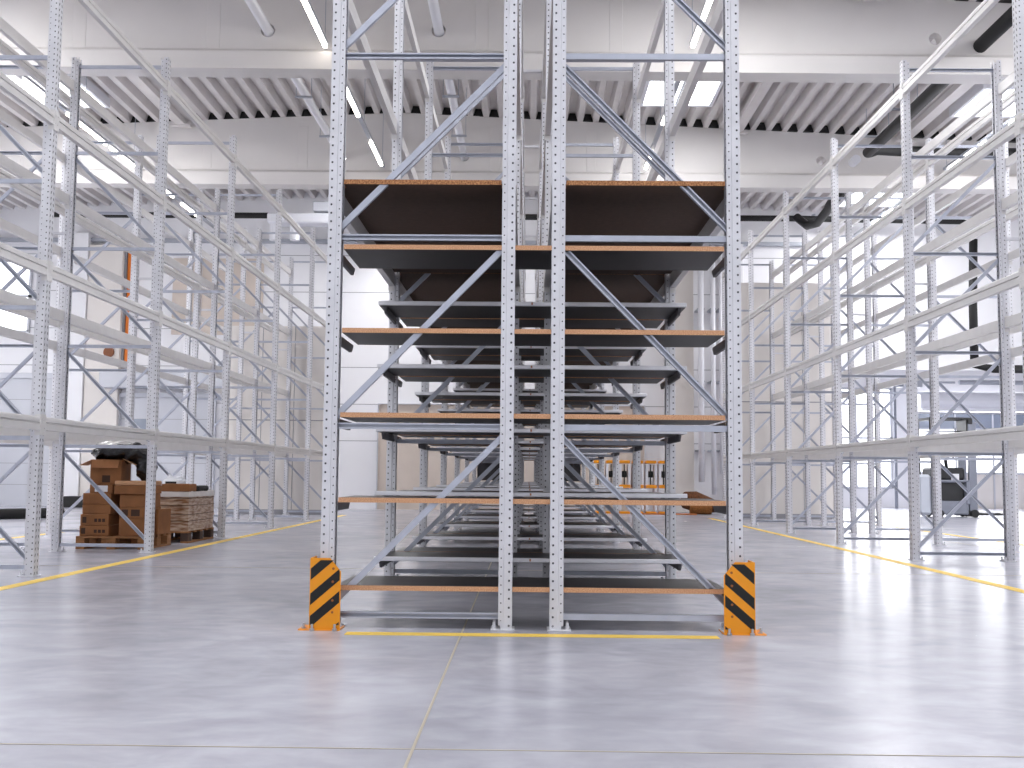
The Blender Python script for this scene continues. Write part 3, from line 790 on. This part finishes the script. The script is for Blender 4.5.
# lamp rows: warm tubes on a grey carrier
def lamps(x,segs,z,yr,label,group='lamp rows under the roof'):
    r=empty('lamp_row',(x,0,z)); tag(r,label,'lamp row',group)
    for (a,b) in yr:
        m=MB(); m.box(-.035,.035,a,b,.0,.05); m.build('carrier_rail',CABLE,r)
        y=a+.6
        while y<b:
            m=MB(); m.tube([(0,y,.05),(0,y,deck_z(x)-z)],.006,6); m.build('suspension_wire',CABLE,r); y+=2.4
    for (a,b) in segs:
        m=MB(); m.box(-.03,.03,a,b,-.045,-.001,c=.01); m.build('lamp_tube',LAMP,r)
YR=((9.5,14.95),(15.6,21.1),(21.8,27.0))
def seg(x): return [(9.6,10.9),(11.6,12.9),(13.6,14.9),(16.65,17.95),(19.4,20.8),(22.2,23.4),(24.8,26.1)]
lamps(-2.88,[(11.0,12.4),(13.3,14.95),(16.6,17.95),(19.4,20.85),(22.2,23.4),(24.8,26.1)],6.85,YR,'warm lamp row hanging above the left side of the central shelving')
lamps(2.24,[(9.6,10.9),(13.2,14.9),(17.6,18.3),(19.9,20.6),(20.7,21.0),(22.2,23.4),(24.8,26.1)],6.85,YR,'warm lamp row hanging above the right side of the central shelving')
lamps(-7.75,[(9.6,10.9),(13.2,14.9),(16.3,17.4),(17.9,19.6),(19.8,21.0),(22.0,23.4),(24.0,25.4)],6.85,YR,'warm lamp row hanging above the left racks')
lamps(8.05,[(9.6,10.9),(13.2,14.9),(17.0,18.2),(19.2,20.9),(22.0,23.4),(24.2,25.6)],6.85,YR,'warm lamp row hanging above the right racks')
lamps(-12.9,[(9.6,10.9),(13.2,14.9),(17.0,18.2),(19.2,20.9)],6.85,YR[:2],'warm lamp row near the left wall of the hall')

# ---------------------------------------------------------------- reach truck
r=empty('reach_truck',(9.78,26.0,0),0); tag(r,'grey and black reach truck parked behind the right rack','forklift')
m=MB(); m.box(-.46,.36,-.4,.4,.06,.38,c=.03); m.box(-.46,.38,-.42,.42,.80,.86,c=.02); m.box(.30,.38,-.42,.42,.3,.86,c=.01); m.box(-.46,-.36,-.42,.42,.3,.86,c=.01); m.build('chassis',TRUCKG,r)
m=MB(); m.box(-.35,.3,-.3,.38,.36,1.12,c=.03); m.box(-.42,.30,-.36,.40,.86,1.14,c=.04); m.build('battery_cover',TRUCKB,r)
m=MB(); m.box(-.78,-.47,-.38,.38,.05,.98,c=.06); m.build('side_hood',mat('hood_light_grey',srgb(188,193,203),.4),r)
m=MB(); m.box(-.02,.16,-.365,-.36,.86,1.0); m.build('white_sticker',PAPER,r)
m=MB(); m.tube([(-.02,-.1,1.1),(-.05,-.12,1.3),(0,-.15,1.42)],.04,10); 
ring=[(.02+.13*math.cos(a*PI/10),-.16,1.47+.13*math.sin(a*PI/10)) for a in range(21)]; m.tube(ring,.018,8,caps=False); m.box(-.1,.1,-.18,-.12,1.44,1.49)
m.build('steering_column',TRUCKB,r)
for y in (-.3,.3):
    m=MB(); m.box(.40,.58,y-.05,y+.05,.05,2.2,c=.01); m.build('mast_rail',TRUCKG,r)
m=MB(); m.box(.38,.44,-.3,.3,1.9,2.25,c=.01); m.box(.4,.5,-.36,.36,2.15,2.3,c=.01); m.build('mast_head',TRUCKB,r)
m=MB()
for y in (-.38,0,.38): m.box(-.5,.42,y-.02,y+.02,2.26,2.30)
m.box(-.52,-.46,-.4,.4,2.24,2.30); m.box(-.5,.42,-.02,.02,1.98,2.01); m.tube([(-.49,-.38,2.25),(-.47,-.38,.85)],.02,8); m.tube([(-.49,.38,2.25),(-.47,.38,.85)],.02,8)
m.build('overhead_guard',TRUCKB,r)
for y in (-.3,.3):
    m=MB(); m.box(.55,1.35,y-.06,y+.06,.05,.10,c=.01); m.box(.3,.6,y-.06,y+.06,.02,.16,c=.02); m.build('fork',TRUCKB,r)
for x,y in ((-.3,-.36),(-.3,.36),(.5,-.36),(.5,.36)):
    m=MB(); m.tube([(x,y-.04,.09),(x,y+.04,.09)],.09,16); m.build('wheel',BLKR,r)
# chain / rods at the recess
for x in (8.6,10.9):
    m=MB(); m.tube([(x,32.9,0),(x,32.9,3.6)],.05,8); m.box(x-.25,x+.25,32.8,33.0,3.6,3.7); o=m.build('door_drive_rod',TRUCKG); tag(o,'upright grey drive rod in the bright recess, %s'%('beside the frosted window' if x<9 else 'next to the glazed door'),'rod')

# ---------------------------------------------------------------- light
w=bpy.data.worlds.new('World'); S.world=w; w.use_nodes=True
bg=w.node_tree.nodes['Background']; bg.inputs[0].default_value=(.955,.97,1,1); bg.inputs[1].default_value=.85
def area(name,loc,rot,sx,sy,e,col=(1,1,1)):
    l=bpy.data.lights.new(name,'AREA'); l.shape='RECTANGLE'; l.size=sx; l.size_y=sy; l.energy=e; l.color=col
    o=bpy.data.objects.new(name,l); COL.objects.link(o); o.location=loc; o.rotation_euler=rot; return o
# daylight through the roof lights along the hall
for (x,y,e) in ((-8.6,-.6,45),(-2.6,-.6,45),(2.7,-.6,45),(8.3,-.6,45),(-8.6,5.7,60),(-2.6,5.7,60),(2.7,5.7,60),(8.3,5.7,60),
                (-8.6,12.2,140),(2.7,12.2,90),(8.3,12.2,140),(13.2,12.2,200),(-13.2,12.2,200)):
    area('roof_daylight',(x,y,deck_z(x)-.15),(0,0,0),1.5,2.4,e,(1,.99,.985))
for (x,y,e) in ((-8.6,18.6,130),(2.68,19.25,55),(8.3,18.6,130),(8.3,25.4,150),(-3.0,25.3,160)):
    area('roof_daylight',(x,y,deck_z(x)-.15),(0,0,0),1.2,1.2,e,(1,.99,.985))
# fill light added at the unseen side windows to brighten the far bays
for sx,x in ((1,XW0),(-1,XW1)):
    for i,y in enumerate((13.0,18.0,23.0)):
        area('window_fill',(x+sx*.12,y,3.6),(0,-sx*PI/2+sx*.45,0),3.2,4.2,(170,160,150)[i],(.99,.99,1))
area('window_fill',(11.5,YE2-.15,2.2),(-PI/2,0,0),7,3,230,(.98,.985,1))

# ---------------------------------------------------------------- camera
cd=bpy.data.cameras.new('Camera'); cam=bpy.data.objects.new('Camera',cd); COL.objects.link(cam); S.camera=cam
cd.sensor_width=36; cd.lens=1102.02/1024*36; cd.clip_start=.05; cd.clip_end=200
F=Vector((-0.01500879,0.99644393,0.08291103)); R=Vector((0.9998564,0.01430409,0.00908694)); U=Vector((-0.00786865,-0.08303551,0.99651552))
M=Matrix(((R.x,U.x,-F.x,0),(R.y,U.y,-F.y,0),(R.z,U.z,-F.z,.8646),(0,0,0,1))); cam.matrix_world=M

vs=S.view_settings; vs.view_transform='Standard'; vs.look='None'; vs.gamma=1; vs.use_curve_mapping=False; vs.exposure=.45
S.cycles.max_bounces=10; S.cycles.diffuse_bounces=6; S.cycles.glossy_bounces=4; S.cycles.use_denoising=True
S.cycles.sample_clamp_indirect=6
S.cycles.caustics_reflective=False; S.cycles.caustics_refractive=False
